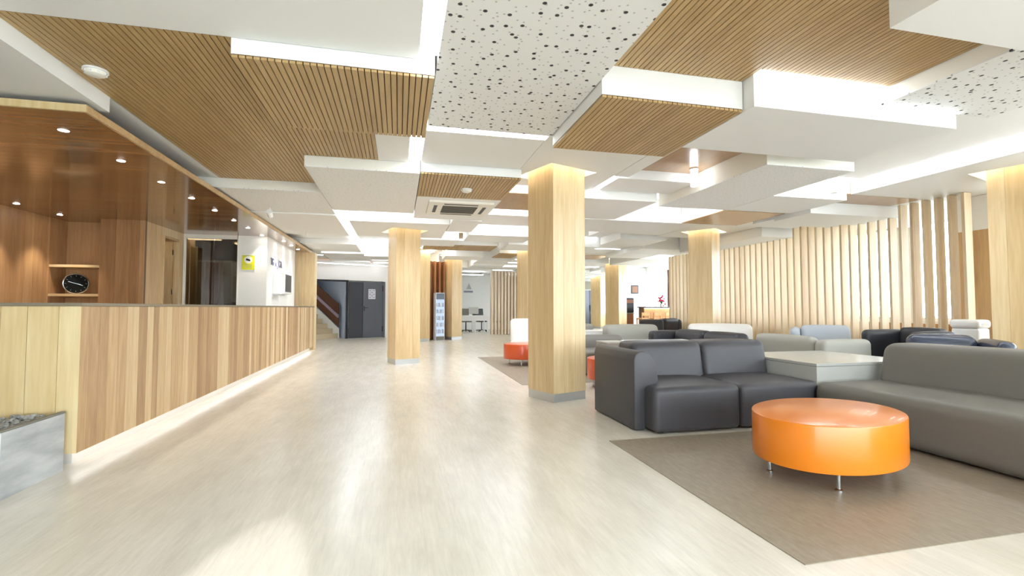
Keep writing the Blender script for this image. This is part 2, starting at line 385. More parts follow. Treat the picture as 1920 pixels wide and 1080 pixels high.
def ring_board(x0, x1, y0, y1, z, cx, cy, half, rz, th):
    """white board with a square opening turned by rz round a column, lit inside"""
    outer = [(x0, y0), (x1, y0), (x1, y1), (x0, y1)]
    inner = []
    for sx, sy in ((-1, -1), (1, -1), (1, 1), (-1, 1)):
        a, b_ = sx*half, sy*half; inner.append((cx+a*math.cos(rz)-b_*math.sin(rz), cy+a*math.sin(rz)+b_*math.cos(rz)))
    bm = bmesh.new()
    def vs(pts, zz): return [bm.verts.new((a, b_, zz)) for a, b_ in pts]
    z1 = H_SLAB-0.001
    ol, oh, il, ih = vs(outer, z), vs(outer, z1), vs(inner, z), vs(inner, z1)
    for i in range(4):
        j = (i+1) % 4
        bm.faces.new((ol[i], ol[j], il[j], il[i])); bm.faces.new((oh[i], oh[j], ih[j], ih[i]))
        bm.faces.new((ol[i], ol[j], oh[j], oh[i])); bm.faces.new((il[i], il[j], ih[j], ih[i]))
    o = link('white_ceiling_board', mesh_from(bm, 'white_paint'), None, None)
    o.location = -Vector(ceiling.location); o.parent = ceiling
    cove(cx, cy, half, rz, z1-0.05)
def cove(cx, cy, half, rz, z):
    bm = bmesh.new()
    def sq(h_, zz):
        r_ = []
        for sx, sy in ((-1, -1), (1, -1), (1, 1), (-1, 1)):
            a, b_ = sx*h_, sy*h_; r_.append(bm.verts.new((a*math.cos(rz)-b_*math.sin(rz), a*math.sin(rz)+b_*math.cos(rz), zz)))
        return r_
    o1, i1, o2, i2 = sq(half-0.005, 0), sq(half-0.055, 0), sq(half-0.005, 0.02), sq(half-0.055, 0.02)
    for i in range(4):
        j = (i+1) % 4
        for q in ((o1, i1), (o2, i2), (o1, o2), (i1, i2)): bm.faces.new((q[0][i], q[0][j], q[1][j], q[1][i]))
    o = link('cove_light', mesh_from(bm, 'led_warm'), None, None); o.location = Vector((cx, cy, z)) - Vector(ceiling.location); o.parent = ceiling
def strip(x0, x1, y0, y1, z, mat='led', th=0.012):
    o = box('light_strip', x0, x1, y0, y1, z, z+th, mat); o.location = Vector(o.location) - Vector(ceiling.location); o.parent = ceiling
    return o
board(-2.22, 0.115, -4.9, 3.2, M, 'w')
board(-7.9, -2.24, -4.9, 4.36, L0, 'w')
board(-2.24, -1.02, 3.205, 6.76, M, 's', 30)
board(-1.02, -0.24, 4.372, 5.54, M, 's', 19)
board(-1.02, 0.22, 3.205, 4.37, L0, 's', 30)
strip(0.118, 0.232, -4.9, 3.203, M+0.04)
board(0.24, 1.42, 0.9, 4.38, M, 'p'); board(0.24, 1.42, -4.9, 0.9, M, 'w')
strip(0.24, 1.42, 4.385, 4.495, M+0.03, 'led_soft')
board(-0.24, 0.09, 4.372, 5.54, M, 'w'); strip(0.094, 0.226, 4.372, 5.54, M+0.04)
board(0.23, 1.395, 4.50, 5.53, M, 'w')
board(1.43, 2.62, 3.205, 4.36, L0, 's', 29)
board(1.43, 2.62, 0.3, 3.2, T, 's', 29); board(2.62, 3.83, 2.05, 3.0, T, 's', 30); board(1.43, 2.61, -4.9, 0.3, T, 'w')
board(2.62, 5.0, -4.9, 2.04, L0, 'w')
board(3.84, 5.0, 2.05, 3.08, M, 'p')
board(2.63, 4.66, 3.09, 4.06, L0, 'w')
strip(2.66, 3.80, 3.01, 3.07, T-0.01); strip(3.85, 4.64, 3.083, 3.088, M-0.03, 'led_soft', 0.05)
ring_board(1.40, 2.62, 4.37, 6.25, M, 1.894, 5.653, 0.355, R(21), 0)
board(2.63, 2.83, 4.07, 5.54, M, 'w'); strip(2.63, 2.71, 5.56, 6.25, M+0.03)
board(2.84, 3.83, 4.07, 5.60, T, 'g')
board(2.72, 3.83, 5.61, 6.25, M, 'w')
board(3.84, 5.0, 4.34, 6.55, L0, 'f')
board(5.01, 6.42, -4.9, 5.28, T, 'w'); strip(6.27, 6.39, -4.5, 5.26, T-0.02, 'led', 0.015)
board(5.01, 6.24, 5.55, 6.55, L0, 'w'); strip(5.03, 6.2, 5.34, 5.5, T+0.02)
ring_board(6.43, 9.15, 1.5, 5.65, M, 7.35, 4.20, 0.38, R(17), 0); board(6.43, 9.15, -4.9, 1.5, M, 'w')
board(6.26, 7.8, 5.66, 6.17, M, 'g'); board(7.8, 9.15, 5.66, 6.17, M, 'w')
board(6.26, 9.15, 6.19, 6.94, 2.58, 'w'); board(6.26, 9.15, 6.95, 7.45, 2.62, 'w'); board(6.26, 9.15, 7.46, 8.3, 2.74, 'w')
board(-1.02, 0.22, 5.55, 7.95, L0, 'f'); board(-3.4, -1.03, 6.78, 8.3, L0, 'f'); board(-7.9, -2.25, 4.37, 6.77, M, 'w'); board(-7.9, -3.41, 6.78, 13.2, L0, 'w')
board(0.23, 1.42, 5.545, 6.70, L0, 's', 30)
board(0.23, 1.42, 6.71, 8.35, L0, 'w')
board(1.43, 2.3, 6.7, 7.86, M, 'g'); strip(1.45, 2.28, 6.32, 6.6, T+0.03)
board(2.31, 3.65, 6.27, 7.70, L0, 'w'); board(3.67, 3.83, 6.27, 7.7, T, 'w')
strip(3.9, 4.95, 6.75, 7.2, T+0.05); strip(-0.98, 0.2, 8.1, 8.5, T+0.04); strip(-1.0, -0.9, 8.86, 12.2, L0+0.03)
board(5.0, 6.15, 6.58, 7.75, L0, 'g')
board(-0.88, 0.9, 8.86, 9.15, L0, 'w')
ring_board(-0.88, 0.9, 9.16, 10.7, L0, 0.095, 9.898, 0.36, R(19), 0)
board(-3.4, -1.03, 8.31, 10.6, L0-0.02, 'w'); board(-3.4, -1.03, 10.61, 12.2, M, 'w'); board(-3.4, -1.03, 12.21, 13.9, L0, 'w')
strip(1.45, 3.0, 7.95, 8.3, T+0.04)
board(0.91, 1.42, 8.4, 9.7, L0, 'w'); board(1.43, 2.85, 10.0, 11.0, L0, 'w'); strip(1.5, 2.8, 9.6, 9.92, T+0.02); board(1.43, 3.0, 8.35, 9.4, M, 'w')
board(3.12, 5.0, 7.76, 9.0, L0, 'w'); board(3.95, 4.07, 9.05, 9.6, L0, 'w'); board(4.08, 4.8, 9.05, 9.6, M, 'g'); board(4.85, 5.8, 7.8, 9.9, M, 'w')
ring_board(5.82, 7.2, 8.4, 10.1, M, 6.51, 9.25, 0.37, R(35), 0)
board(7.22, 9.15, 8.35, 11.3, L0-0.08, 'w'); board(0.63, 2.6, 12.8, 13.85, M, 's', 40); board(3.0, 3.65, 14.4, 15.7, M, 's', 16)
board(5.8, 6.6, 14.2, 15.4, M, 'g')
rr = random.Random(5)
taken = [(0.6, 2.65, 12.7, 13.9), (2.95, 3.7, 14.3, 15.75), (5.75, 6.65, 14.1, 15.45), (1.4, 3.05, 8.3, 11.05), (7.2, 9.2, 8.3, 11.35), (-3.45, -0.9, 5, 13.95), (-1, 0.95, 8, 10.75), (0.9, 1.43, 8.3, 9.75),
         (3.3, 4.1, 13.5, 14.5), (7.5, 8.6, 16.2, 17.2), (1.5, 2.3, 16.4, 17.2), (0.4, 1.1, 15.6, 16.4), (5.8, 7.25, 8.3, 10.15), (3.1, 5.0, 7.7, 9.0), (3.9, 5.85, 7.7, 9.95)]
for j in range(14):
    for i in range(11):
        x0 = -3.42+1.2*i; y0 = 9.02+1.165*j; x1 = x0+1.19; y1 = y0+1.155
        if x1 > 11.2 or y1 > 26.5: continue
        if any(x0 < b_ and x1 > a and y0 < d and y1 > c for a, b_, c, d in taken):
            continue
        if x0 > 9.0 and y0 < 14.1: continue
        z = rr.choice([L0, L0, M, M, T, 2.70]); k = 'w'
        if rr.random() < 0.06: k = 'g'
        board(x0, x1, y0, y1, z, k)
        if z >= M and rr.random() < 0.55: strip(x0+0.1, x1-0.1, y1+0.002-0.06, y1-0.01, z-0.015, 'led_soft')
for (x0, x1, y0, y1) in [(2.9, 3.8, 10.3, 10.5), (1.2, 1.4, 10.8, 12.5), (3.1, 4.4, 11.5, 11.7), (-0.9, 0.5, 11.2, 11.35), (5, 6.1, 12.8, 13.1), (2.0, 3.2, 17, 17.2), (4.4, 5.6, 16.3, 16.5), (-0.8, 0.3, 14, 14.2)]:
    strip(x0, x1, y0, y1, 2.99)

# ---------------------------------------------------------------- wooden columns
def column(x, y, s, rz, label, z1=H_SLAB-0.06, light=False, mats=('column_wood',)*4):
    t = thing('column', label, 'column', (x, y, 0), rz)
    h = s/2
    box('core', -h+0.02, h-0.02, -h+0.02, h-0.02, 0, z1, 'column_wood', t)
    ws = [0.32, 0.36, 0.32]
    for f in range(4):
        a = -h
        for q in range(3):
            wd = s*ws[(q+f) % 3]; c = a+wd/2; a += wd
            loc = {0: (c, -h+0.01), 1: (h-0.01, c), 2: (c, h-0.01), 3: (-h+0.01, c)}[f]
            link('plank', box_mesh(round(wd-0.0015, 4), 0.02, z1-0.10, mats[f]), None, t, (loc[0], loc[1], 0.10+(z1-0.10)/2), R(90) if f in (1, 3) else 0)
    k = h-0.004
    box('skirting', -k, k, -k, k, 0, 0.10, 'brushed_steel', t)
    return t
column(1.894, 5.653, 0.50, R(21), 'square wood-clad column nearest the camera, left of the dark sofa, with grey skirting')
column(0.095, 9.898, 0.50, R(19), 'square wood-clad column standing alone on the pale floor in the middle of the hall')
column(3.86, 14.2, 0.50, R(24), 'wood-clad column just left of and behind the nearest column, by the orange table')
column(6.51, 9.25, 0.50, R(35), 'wood-clad column rising behind the white sofa in front of the slat screen')
column(7.35, 4.20, 0.50, R(17), 'large wood-clad column cut by the right edge of the photo')
column(8.05, 16.9, 0.58, R(34), 'distant wood-clad column with a bright white right side left of the bar')
column(1.85, 16.85, 0.44, R(30), 'distant wood-clad column to the right of the drinks fridge')
column(0.67, 16.1, 0.50, R(20), 'distant pale column half hidden behind the column in the middle of the hall')
column(10.43, 24.0, 0.60, R(34), 'farthest narrow wood-clad column beside the grey door at the back')
for x, y, hh, rz in ((3.86, 14.2, 0.36, R(24)), (8.05, 16.9, 0.4, R(34)), (1.85, 16.85, 0.33, R(30)), (0.67, 16.1, 0.36, R(20)), (10.43, 24.0, 0.42, R(34))):
    cove(x, y, hh, rz, 2.93)

# ---------------------------------------------------------------- reception: counter, planter, canopy
ct = thing('reception_counter', 'long wood-plank reception counter with a glowing strip under its front', 'counter', (-2.15, 3.94, 0))
box('carcass', -0.55, -0.02, 0.03, 9.46, 0.14, 1.10, 'office_brown', ct)
box('side_carcass', -3.2, -0.55, 0.03, 0.55, 0.14, 1.10, 'office_brown', ct)
box('plinth', -0.6, -0.09, 0.12, 9.4, 0.0, 0.14, 'plinth_grey', ct)
box('worktop', -0.60, 0.008, -0.012, 9.49, 1.112, 1.134, 'counter_cap', ct); box('side_worktop', -3.2, -0.60, -0.012, 0.6, 1.112, 1.134, 'counter_cap', ct)
box('light_strip', -0.075, -0.05, 0.06, 9.38, 0.120, 0.128, 'led_counter', ct)
rp = random.Random(3)
def wfn(a, b_): return lambda: round(rp.uniform(a, b_), 2)
planks(ct, 'plank', 9.46, wfn(0.09, 0.15), 0.10, 1.11, 'counter_wood', lambda a: ((-0.009, a), R(90)))
planks(ct, 'plank', 3.2, wfn(0.13, 0.2), 0.10, 1.11, 'counter_wood_pale', lambda a: ((-a, 0.009), 0))
pl = thing('planter', 'grey tiled planter box of gravel against the near end of the counter', 'planter', (-2.20, 3.90, 0))
box('wall_core', -0.022, -0.012, -6.0, 0.0, 0, 0.385, 'grey_stone', pl)
for k in range(10):
    box('tile', -0.012, 0.0, -0.54-0.605*k + (0.0 if k else 0), -0.54-0.605*k+0.597, 0.0, 0.385, 'planter_tile', pl) if k else box('tile', -0.012, 0.0, -0.535, 0.0, 0.0, 0.385, 'planter_tile', pl)
box('joint', -0.014, -0.004, -6.0, 0.0, 0.0, 0.384, 'white_paint', pl)
box('edge_trim', -0.022, 0.002, -6.0, 0.002, 0.388, 0.398, 'grille_grey', pl)
box('soil_bed', -3.0, -0.023, -6.0, 0.0, 0, 0.365, 'grey_stone', pl)
bm = bmesh.new(); rg = random.Random(9)
for i in range(1500):
    x = rg.uniform(-1.9, -0.04); y = -rg.random()**1.3*1.8 - 0.03; s = rg.uniform(0.009, 0.02)
    g = bmesh.ops.create_icosphere(bm, subdivisions=1, radius=s)
    mtx = Matrix.Translation((x, y, 0.366+rg.uniform(0.0, 0.022))) @ Matrix.Rotation(rg.uniform(0, 6), 4, 'Z') @ Matrix.Diagonal((1.3, 0.9, 0.7, 1))
    bmesh.ops.transform(bm, matrix=mtx, verts=g['verts'])
o = link('gravel', mesh_from(bm, 'grey_stone'), None, pl); o['kind'] = 'stuff'

cn = thing('reception_canopy', 'low glossy dark wood canopy with downlights over the reception', 'canopy', (-2.27, 4.13, 2.55))
for k in range(63):
    y0 = 0.02+0.1495*k
    link('board', box_mesh(3.7, 0.146, 0.02, 'canopy_wood'), None, cn, (-1.87, y0+0.075, 0.010))
box('deck', -3.7, -0.03, 0.02, 9.45, 0.02, 0.045, 'office_brown', cn)
box('edge_trim', -3.72, 0.0, 0.0, 0.02, 0.0, 0.055, 'counter_wood_pale', cn); box('edge_trim', -0.02, 0.0, 0.02, 9.47, 0.0, 0.055, 'plank_wood_x', cn)
ordn = ['first', 'second', 'third', 'fourth', 'fifth', 'sixth', 'seventh', 'eighth']
def downlight(x, y, z, label, group, r_=0.028, mat='spot_glow'):
    t = thing('downlight', label, 'downlight', (x, y, z), 0, group)
    link('trim_ring', lathe([(r_*1.35, -0.004), (r_*1.35, 0.0), (r_*1.05, 0.0)], 'white_lacquer', 20, caps=False), None, t)
    link('lamp', lathe([(r_, -0.006), (r_, -0.0045)], mat, 20), None, t)
    return t
for i, y in enumerate((4.60, 5.435, 6.26, 7.09, 7.91, 8.76, 9.52, 10.45)):
    downlight(-2.68, y, 2.549, '%s recessed downlight from the near end in the row along the canopy edge' % ordn[i], 'downlights along the canopy edge')
downlight(-5.19, 8.02, 2.549, 'recessed canopy downlight at the far left, nearer the camera, above the back wall', 'downlights at the back of the canopy')
downlight(-5.15, 8.83, 2.549, 'recessed canopy downlight above the left side of the shelf niche', 'downlights at the back of the canopy')
for i, y in enumerate((11.25, 12.0, 12.75)):
    downlight(-2.45, y, 2.549, '%s small downlight over the white lettered wall' % ordn[i], 'downlights over the lettered wall', 0.03)
def spot(x, y, z, e, size=80, tgt=(0, 0, -1), col=(1, 0.93, 0.8), rad=0.03):
    l = bpy.data.lights.new('spot_lamp', 'SPOT'); l.energy = e; l.spot_size = R(size); l.spot_blend = 0.6; l.color = col; l.shadow_soft_size = rad
    o = bpy.data.objects.new('spot_lamp', l); COL.objects.link(o); o.location = (x, y, z)
    o.rotation_euler = Vector(tgt).to_track_quat('-Z', 'Y').to_euler(); return o
for y in (4.60, 5.435, 6.26, 7.09, 7.91, 8.76, 9.52, 10.45): spot(-2.68, y, 2.53, 16)
spot(-5.19, 8.02, 2.53, 30, 70); spot(-5.15, 8.83, 2.53, 30, 70)
for y in (11.25, 12.0, 12.75): spot(-2.45, y, 2.53, 28, 60, (-0.12, 0, -1), (1, 0.98, 1))

# reception back walls, running under the canopy
def wood_wall(name, p, rz, length, z1=2.55, mat='back_wall_wood', z0=0.0):
    o = link(name, box_mesh(length, 0.06, z1-z0, 'office_brown'), None, None, (p[0], p[1], 0), rz)
    o.location = (p[0]+math.cos(rz)*length/2, p[1]+math.sin(rz)*length/2, (z0+z1)/2); tag(o, kind='structure')
    planks(o, 'plank', length, wfn(0.13, 0.24), z0-(z0+z1)/2, z1-(z0+z1)/2, mat, lambda a: ((a-length/2, -0.04), 0))
    return o
wood_wall('wall_reception_left', (-5.45, 9.2), R(-90), 5.0).rotation_euler = (0, 0, R(90))
for o in [c for c in COL.objects if c.name.startswith('wall_reception_left')]: o.location = (-5.52, 6.7, 1.275)
nb = wood_wall('wall_reception_back', (-4.74, 9.16), 0, 0.62)
nk = thing('shelf_niche', 'recessed dark wood shelf niche in the reception back wall', 'niche', (-5.08, 9.13, 0))
box('back_panel', -0.38, 0.34, 0.42, 0.45, 0, 2.55, 'back_wall_wood', nk); box('side_panel', -0.40, -0.37, 0.0, 0.42, 0, 2.55, 'back_wall_wood', nk); box('side_panel', 0.32, 0.34, 0.0, 0.42, 0, 2.55, 'back_wall_wood', nk)
for z in (0.45, 0.87, 1.285, 1.755): box('shelf', -0.37, 0.32, 0.01, 0.42, z, z+0.04, 'plank_wood_x', nk)
ck = thing('wall_clock', 'round black clock with a silver rim standing on the niche shelf', 'clock', (-5.13, 9.24, 1.325), R(-58+90))
a = link('rim', lathe([(0.150, 0), (0.168, 0.004), (0.168, 0.022), (0.158, 0.03), (0.150, 0.028)], 'chrome', 40, caps=False), None, ck, (0, 0, 0.168)); a.rotation_euler = (R(90), 0, 0)
a = link('face', lathe([(0.149, 0.006), (0.152, 0.024)], 'clock_black', 40), None, ck, (0, 0, 0.168)); a.rotation_euler = (R(90), 0, 0)
for k in range(12):
    an = R(30*k); o = link('hour_mark', box_mesh(0.006, 0.002, 0.018, 'grille_grey'), None, ck, (0.125*math.sin(an), -0.0265, 0.168+0.125*math.cos(an))); o.rotation_euler = (0, an, 0)
for ln, an, nm in ((0.09, 110, 'minute_hand'), (0.06, 105, 'hour_hand'), (0.1, -72, 'second_hand')):
    o = link(nm, box_mesh(0.006, 0.002, ln, 'brushed_steel'), None, ck, (ln/2*math.sin(R(an)), -0.0285, 0.168+ln/2*math.cos(R(an)))); o.rotation_euler = (0, R(an), 0)
ck.rotation_euler = (0, 0, R(28))
# passage wall with doorway (x = -4.13, y 9.12..10.62)
box_y = [(9.13, 9.76), (10.40, 10.62)]
for a, b_ in box_y: 
    o = tag(box('wall_passage', -4.19, -4.15, a, b_, 0, 2.55, 'office_brown'), kind='structure')
    planks(o, 'plank', b_-a, wfn(0.16, 0.22), -1.275, 1.275, 'plank_wood', lambda q, a=a, b_=b_: ((0.029, q-(b_-a)/2), R(90)))
tag(box('wall_passage', -4.19, -4.13, 9.76, 10.40, 2.40, 2.55, 'plank_wood'), kind='structure')
dr = bpy.data.objects.new('door_1', None); COL.objects.link(dr); dr.location = (-4.13, 10.38, 0); tag(dr, kind='structure')
box('door_frame', -0.06, 0.03, -0.64, -0.60, 0, 2.40, 'plank_wood', dr); box('door_frame', -0.06, 0.03, -0.02, 0.02, 0, 2.40, 'plank_wood', dr); box('door_head', -0.06, 0.03, -0.60, -0.02, 2.36, 2.40, 'plank_wood', dr)
box('door_leaf', -0.72, -0.08, -0.045, -0.005, 0.01, 2.35, 'plank_wood', dr)
for z in (0.3, 1.35, 2.1): box('hinge', -0.07, -0.055, -0.06, -0.03, z, z+0.1, 'chrome', dr)
tag(box('wall_side_room', -5.9, -5.8, 9.7, 11.0, 0, 2.55, 'wall_white'), kind='structure')
o = tag(box('wall_side_room', -5.8, -4.2, 11.3, 11.36, 0, 2.55, 'plank_wood'), kind='structure')
tag(box('ceiling_side_room', -5.9, -2.7, 9.6, 13.2, 2.552, 2.60, 'white_paint'), kind='structure')
box_l = box('light_panel', -5.3, -4.5, 10.0, 10.5, 2.53, 2.548, 'panel_glow'); tag(box_l, 'glowing rectangular ceiling light inside the small side room', 'ceiling light')
# glass office front at y = 10.62
gf = bpy.data.objects.new('window_7', None); COL.objects.link(gf); gf.location = (-3.62, 10.62, 0); tag(gf, kind='structure')
box('head_rail', -0.47, 0.47, -0.03, 0.03, 2.47, 2.55, 'fascia_cream', gf); box('jamb', -0.50, -0.46, -0.03, 0.03, 0, 2.55, 'fascia_cream', gf); box('jamb', 0.455, 0.475, -0.03, 0.03, 0, 2.55, 'fascia_cream', gf)
box('pane', -0.455, 0.03, -0.005, 0.005, 0.02, 2.47, 'office_glass', gf); box('pane', 0.04, 0.45, -0.005, 0.005, 0.02, 2.47, 'office_glass', gf)
o = tag(box('wall_office', -5.6, -2.7, 13.2, 13.3, 0, 2.55, 'office_brown'), kind='structure')
tag(box('wall_office_white', -4.5, -4.2, 11.4, 11.5, 0, 2.4, 'wall_white'), kind='structure')
for i, (x, y) in enumerate(((-4.0, 11.2), (-3.3, 12.0))):
    tag(box('office_ceiling_light', x-0.3, x+0.3, y-0.15, y+0.15, 2.53, 2.548, 'panel_glow'), ['square glowing ceiling light behind the office glass on the left', 'square glowing ceiling light behind the office glass beside the white wall'][i], 'ceiling light')
cb = thing('office_cabinet', 'tall white-edged brown cabinet seen through the office glass', 'cabinet', (-4.3, 12.4, 0))
box('carcass', -0.4, 0.5, 0, 0.4, 0, 2.2, 'wall_white', cb); box('door', -0.05, 0.22, -0.02, 0, 0.05, 2.15, 'brown_wood', cb); box('door', -0.36, -0.08, -0.02, 0, 0.05, 2.15, 'grey_laminate', cb); box('door', 0.25, 0.48, -0.02, 0, 0.05, 2.15, 'grey_laminate', cb)
oc = thing('office_chair', 'dark rounded office chair back behind the glass by the white wall', 'chair', (-3.5, 11.6, 0))
link('backrest', rounded(0.42, 0.1, 0.5, 0.05, 'black_plastic'), None, oc, (0, 0, 0.72)); link('seat', rounded(0.46, 0.44, 0.1, 0.04, 'black_plastic'), None, oc, (0, -0.25, 0.43))
link('pedestal', lathe([(0.03, 0.08), (0.03, 0.43)], 'dark_metal', 12), None, oc, (0, -0.22, 0)); link('base', lathe([(0.27, 0.02), (0.27, 0.05), (0.04, 0.09)], 'dark_metal', 5), None, oc, (0, -0.22, 0))
# white return wall with signs and screen
ww = tag(box('wall_sign', -3.15, -2.62, 10.60, 13.30, 0, 2.55, 'wall_white'), kind='structure')
sg = thing('camera_sign', 'yellow surveillance notice with a black camera on the white wall above the counter', 'sign', (-2.96, 10.594, 2.01))
box('board', -0.115, 0.115, -0.006, 0.0, -0.145, 0.145, 'sign_yellow', sg)
a = link('disc', lathe([(0.075, 0), (0.075, 0.003)], 'wall_white', 24), None, sg, (0, -0.006, 0.055)); a.rotation_euler = (R(90), 0, 0)
a = link('camera_symbol', prism([(-0.045, -0.012), (0.03, -0.03), (0.045, -0.01), (0.02, 0.012), (-0.035, 0.03)], 0.003, 'black_plastic'), None, sg, (0, -0.0125, 0.055))
link('header', text_mesh('ZONA VIDEOVIGILADA', 0.018, 'letter_grey', 0.001), None, sg, (-0.10, -0.0075, 0.128)).rotation_euler = (R(90), 0, 0)
for z in (-0.05, -0.08, -0.11): box('text_line', -0.07, 0.07, -0.0075, -0.006, z, z+0.007, 'letter_grey', sg)
lt = text_mesh('TG  E.J.C.A.', 0.21, 'letter_grey', 0.01)
o = link('wall_lettering', lt, None, None, (-2.605, 10.85, 2.0)); o.rotation_euler = (R(90), 0, R(90)); tag(o, 'row of small raised grey letters high on the white reception wall', 'lettering')
ws_ = thing('wall_screen', 'dark screen on the white wall below the lettering', 'screen', (-2.62, 12.1, 1.66))
box('housing', 0.0, 0.10, -0.36, 0.36, -0.24, 0.24, 'white_lacquer', ws_); box('display', 0.10, 0.104, -0.30, 0.30, -0.2, 0.2, 'door_grey_dark', ws_)
wx = thing('display_case', 'shallow white frame box on the white wall to the left of the screen', 'display box', (-2.62, 11.35, 1.62))
box('frame', 0.0, 0.07, -0.25, 0.25, -0.22, 0.22, 'white_lacquer', wx); box('shelf', 0.0, 0.14, -0.26, 0.26, -0.25, -0.22, 'brushed_steel', wx)
pw = thing('end_pillar', 'wood-plank pillar closing the far end of the reception counter', 'pillar', (-2.42, 13.65, 0))
box('core', -0.26, 0.25, -0.18, 0.2, 0, 2.55, 'counter_wood_pale', pw)
planks(pw, 'plank', 0.52, lambda: 0.13, 0, 2.55, 'column_wood', lambda a: ((a-0.265, -0.19), 0))

# ---------------------------------------------------------------- far left: stairwell, fire doors
FR = R(22.6); fx, fy = -2.812, 17.688
def far_pt(t, n): return (fx + t*math.cos(FR) - n*math.sin(FR), fy + t*math.sin(FR) + n*math.cos(FR))
def far_box(name, t0, t1, n0, n1, z0, z1, mat, kind='structure'):
    p = far_pt((t0+t1)/2, (n0+n1)/2); o = link(name, box_mesh(t1-t0, n1-n0, z1-z0, mat), None, None, (p[0], p[1], (z0+z1)/2), FR)
    if kind: o['kind'] = kind
    return o
far_box('wall_stairs', -5.0, -0.9, 0, 0.12, 0, 3.0, 'wall_white'); far_box('wall_stairs', -0.9, 2.6, 0, 0.12, 2.08, 3.0, 'wall_white'); far_box('wall_stairs', 2.40, 5.5, 0, 0.12, 0, 2.08, 'wall_white')
far_box('wall_stairwell', -4.0, 1.4, 4.3, 4.4, 0, 4.0, 'pale_blue_wall'); far_box('wall_stairwell', 1.04, 1.12, 0.14, 4.3, 0, 4.0, 'pale_blue_wall'); far_box('wall_stairwell', -1.0, -0.9, 0.14, 4.3, 0, 4.0, 'wall_white')
far_box('ceiling_stairwell', -4.0, 1.4, 0.12, 4.4, 4.0, 4.1, 'white_paint')
tr = far_box('trim_1', -0.9, 1.10, -0.02, 0.0, 2.03, 2.09, 'dark_metal'); far_box('trim_2', 1.04, 1.12, -0.02, 0.0, 0, 2.09, 'dark_metal')
st = thing('staircase', 'cream staircase climbing away behind the far opening, with a dark brown banister on its right', 'staircase', (*far_pt(0.93, 0.46), 0), FR+R(24))
for k in range(12): box('step', -0.95, -0.03, 0.28*k, 0.28*k+0.30, 0.172*k if k < 2 else 0.172*k-0.1, 0.172*(k+1), 'step_cream', st)
sl = 0.172/0.28
link('stringer', prism([(0.0, 0.0), (0.0, 0.36), (3.9, 0.36+3.9*sl), (3.9, 3.7*sl), (0.1, 0.0)], 0.05, 'wall_white', 'X'), None, st, (-0.02, 0.0, 0.0))
link('banister_panel', prism([(0.0, 0.44), (0.0, 0.73), (3.9, 0.73+3.9*sl), (3.9, 0.44+3.9*sl)], 0.05, 'banister_brown', 'X'), None, st, (-0.04, 0.0, 0.0))
link('banister_panel', prism([(0.0, 0.87), (0.0, 1.24), (3.9, 1.24+3.9*sl), (3.9, 0.87+3.9*sl)], 0.05, 'banister_brown', 'X'), None, st, (-0.04, 0.0, 0.0))
link('handrail', prism([(0.0, 0.74), (0.0, 0.86), (3.9, 0.86+3.9*sl), (3.9, 0.74+3.9*sl)], 0.07, 'rail_lilac', 'X'), None, st, (-0.06, 0.0, 0.0))
far_box('light_strip', -0.7, 0.9, 0.3, 1.3, 2.98, 3.0, 'led_soft', 'structure').name = 'stairwell_fill'  # glowing panel added above the opening to brighten the stairwell
dd = bpy.data.objects.new('door_2', None); COL.objects.link(dd); dd.location = (*far_pt(1.12, -0.02), 0); dd.rotation_euler = (0, 0, FR); tag(dd, kind='structure')
box('door_leaf', 0.02, 0.52, -0.02, 0.02, 0.01, 2.03, 'door_grey_dark', dd); box('door_leaf', 0.53, 1.26, -0.03, 0.02, 0.01, 2.03, 'door_grey', dd)
box('door_frame', 1.27, 1.36, -0.03, 0.02, 0, 2.07, 'door_grey', dd)
for z in (0.22, 1.72): box('hinge', 1.245, 1.275, -0.05, -0.02, z, z+0.2, 'black_plastic', dd)
box('handle_plate', 0.55, 0.59, -0.04, -0.03, 0.98, 1.16, 'black_plastic', dd); box('handle', 0.56, 0.70, -0.075, -0.055, 1.08, 1.10, 'black_plastic', dd); box('handle_stem', 0.56, 0.58, -0.06, -0.04, 1.08, 1.10, 'black_plastic', dd)
nt_ = thing('door_notice', 'small white paper notice taped to the grey fire door', 'notice', (*far_pt(1.12+0.85, -0.056), 1.60), FR)
box('sheet', -0.13, 0.13, 0.0, 0.004, -0.18, 0.18, 'paper', nt_)
for i in range(3):
    for j in range(5): box('picture', -0.10+0.075*i, -0.045+0.075*i, -0.002, 0.0, -0.15+0.064*j, -0.11+0.064*j, ('letter_grey', 'blue_grey_fabric')[(i+j) % 2], nt_)
far_box('light_strip', -3.2, 2.4, -0.45, -0.30, 2.62, 2.64, 'led_dim', None).name = 'trim_led'
bpy.data.objects['trim_led']['kind'] = 'structure'
bpy.data.objects['trim_led'].name = 'trim_3'

# ---------------------------------------------------------------- middle distance: fridge, brown slats, desks, slat screen
sc = thing('brown_slat_panel', 'group of tall brown slats behind the drinks fridge', 'slat panel', (1.05, 16.6, 0), R(20))
for k in range(4): box('slat', 0.17*k-0.03, 0.17*k+0.03, 0, 0.14, 0, 2.7, 'brown_slat_wood', sc)
box('backing_board', -0.05, 0.62, 0.16, 0.2, 0, 2.7, 'brown_slat_wood', sc)
fr = thing('drinks_fridge', 'tall lit glass-front drinks fridge beside the brown slats', 'fridge', (1.34, 16.2, 0), R(8))
box('cabinet', -0.145, 0.155, 0, 0.35, 0.0, 1.60, 'paper', fr); box('lit_door', -0.13, 0.14, -0.012, 0, 0.16, 1.36, 'fridge_glow', fr); box('header', -0.13, 0.14, -0.012, 0, 1.38, 1.58, 'navy_leather', fr); box('kick_grille', -0.13, 0.14, -0.01, 0, 0.02, 0.14, 'grille_grey', fr)
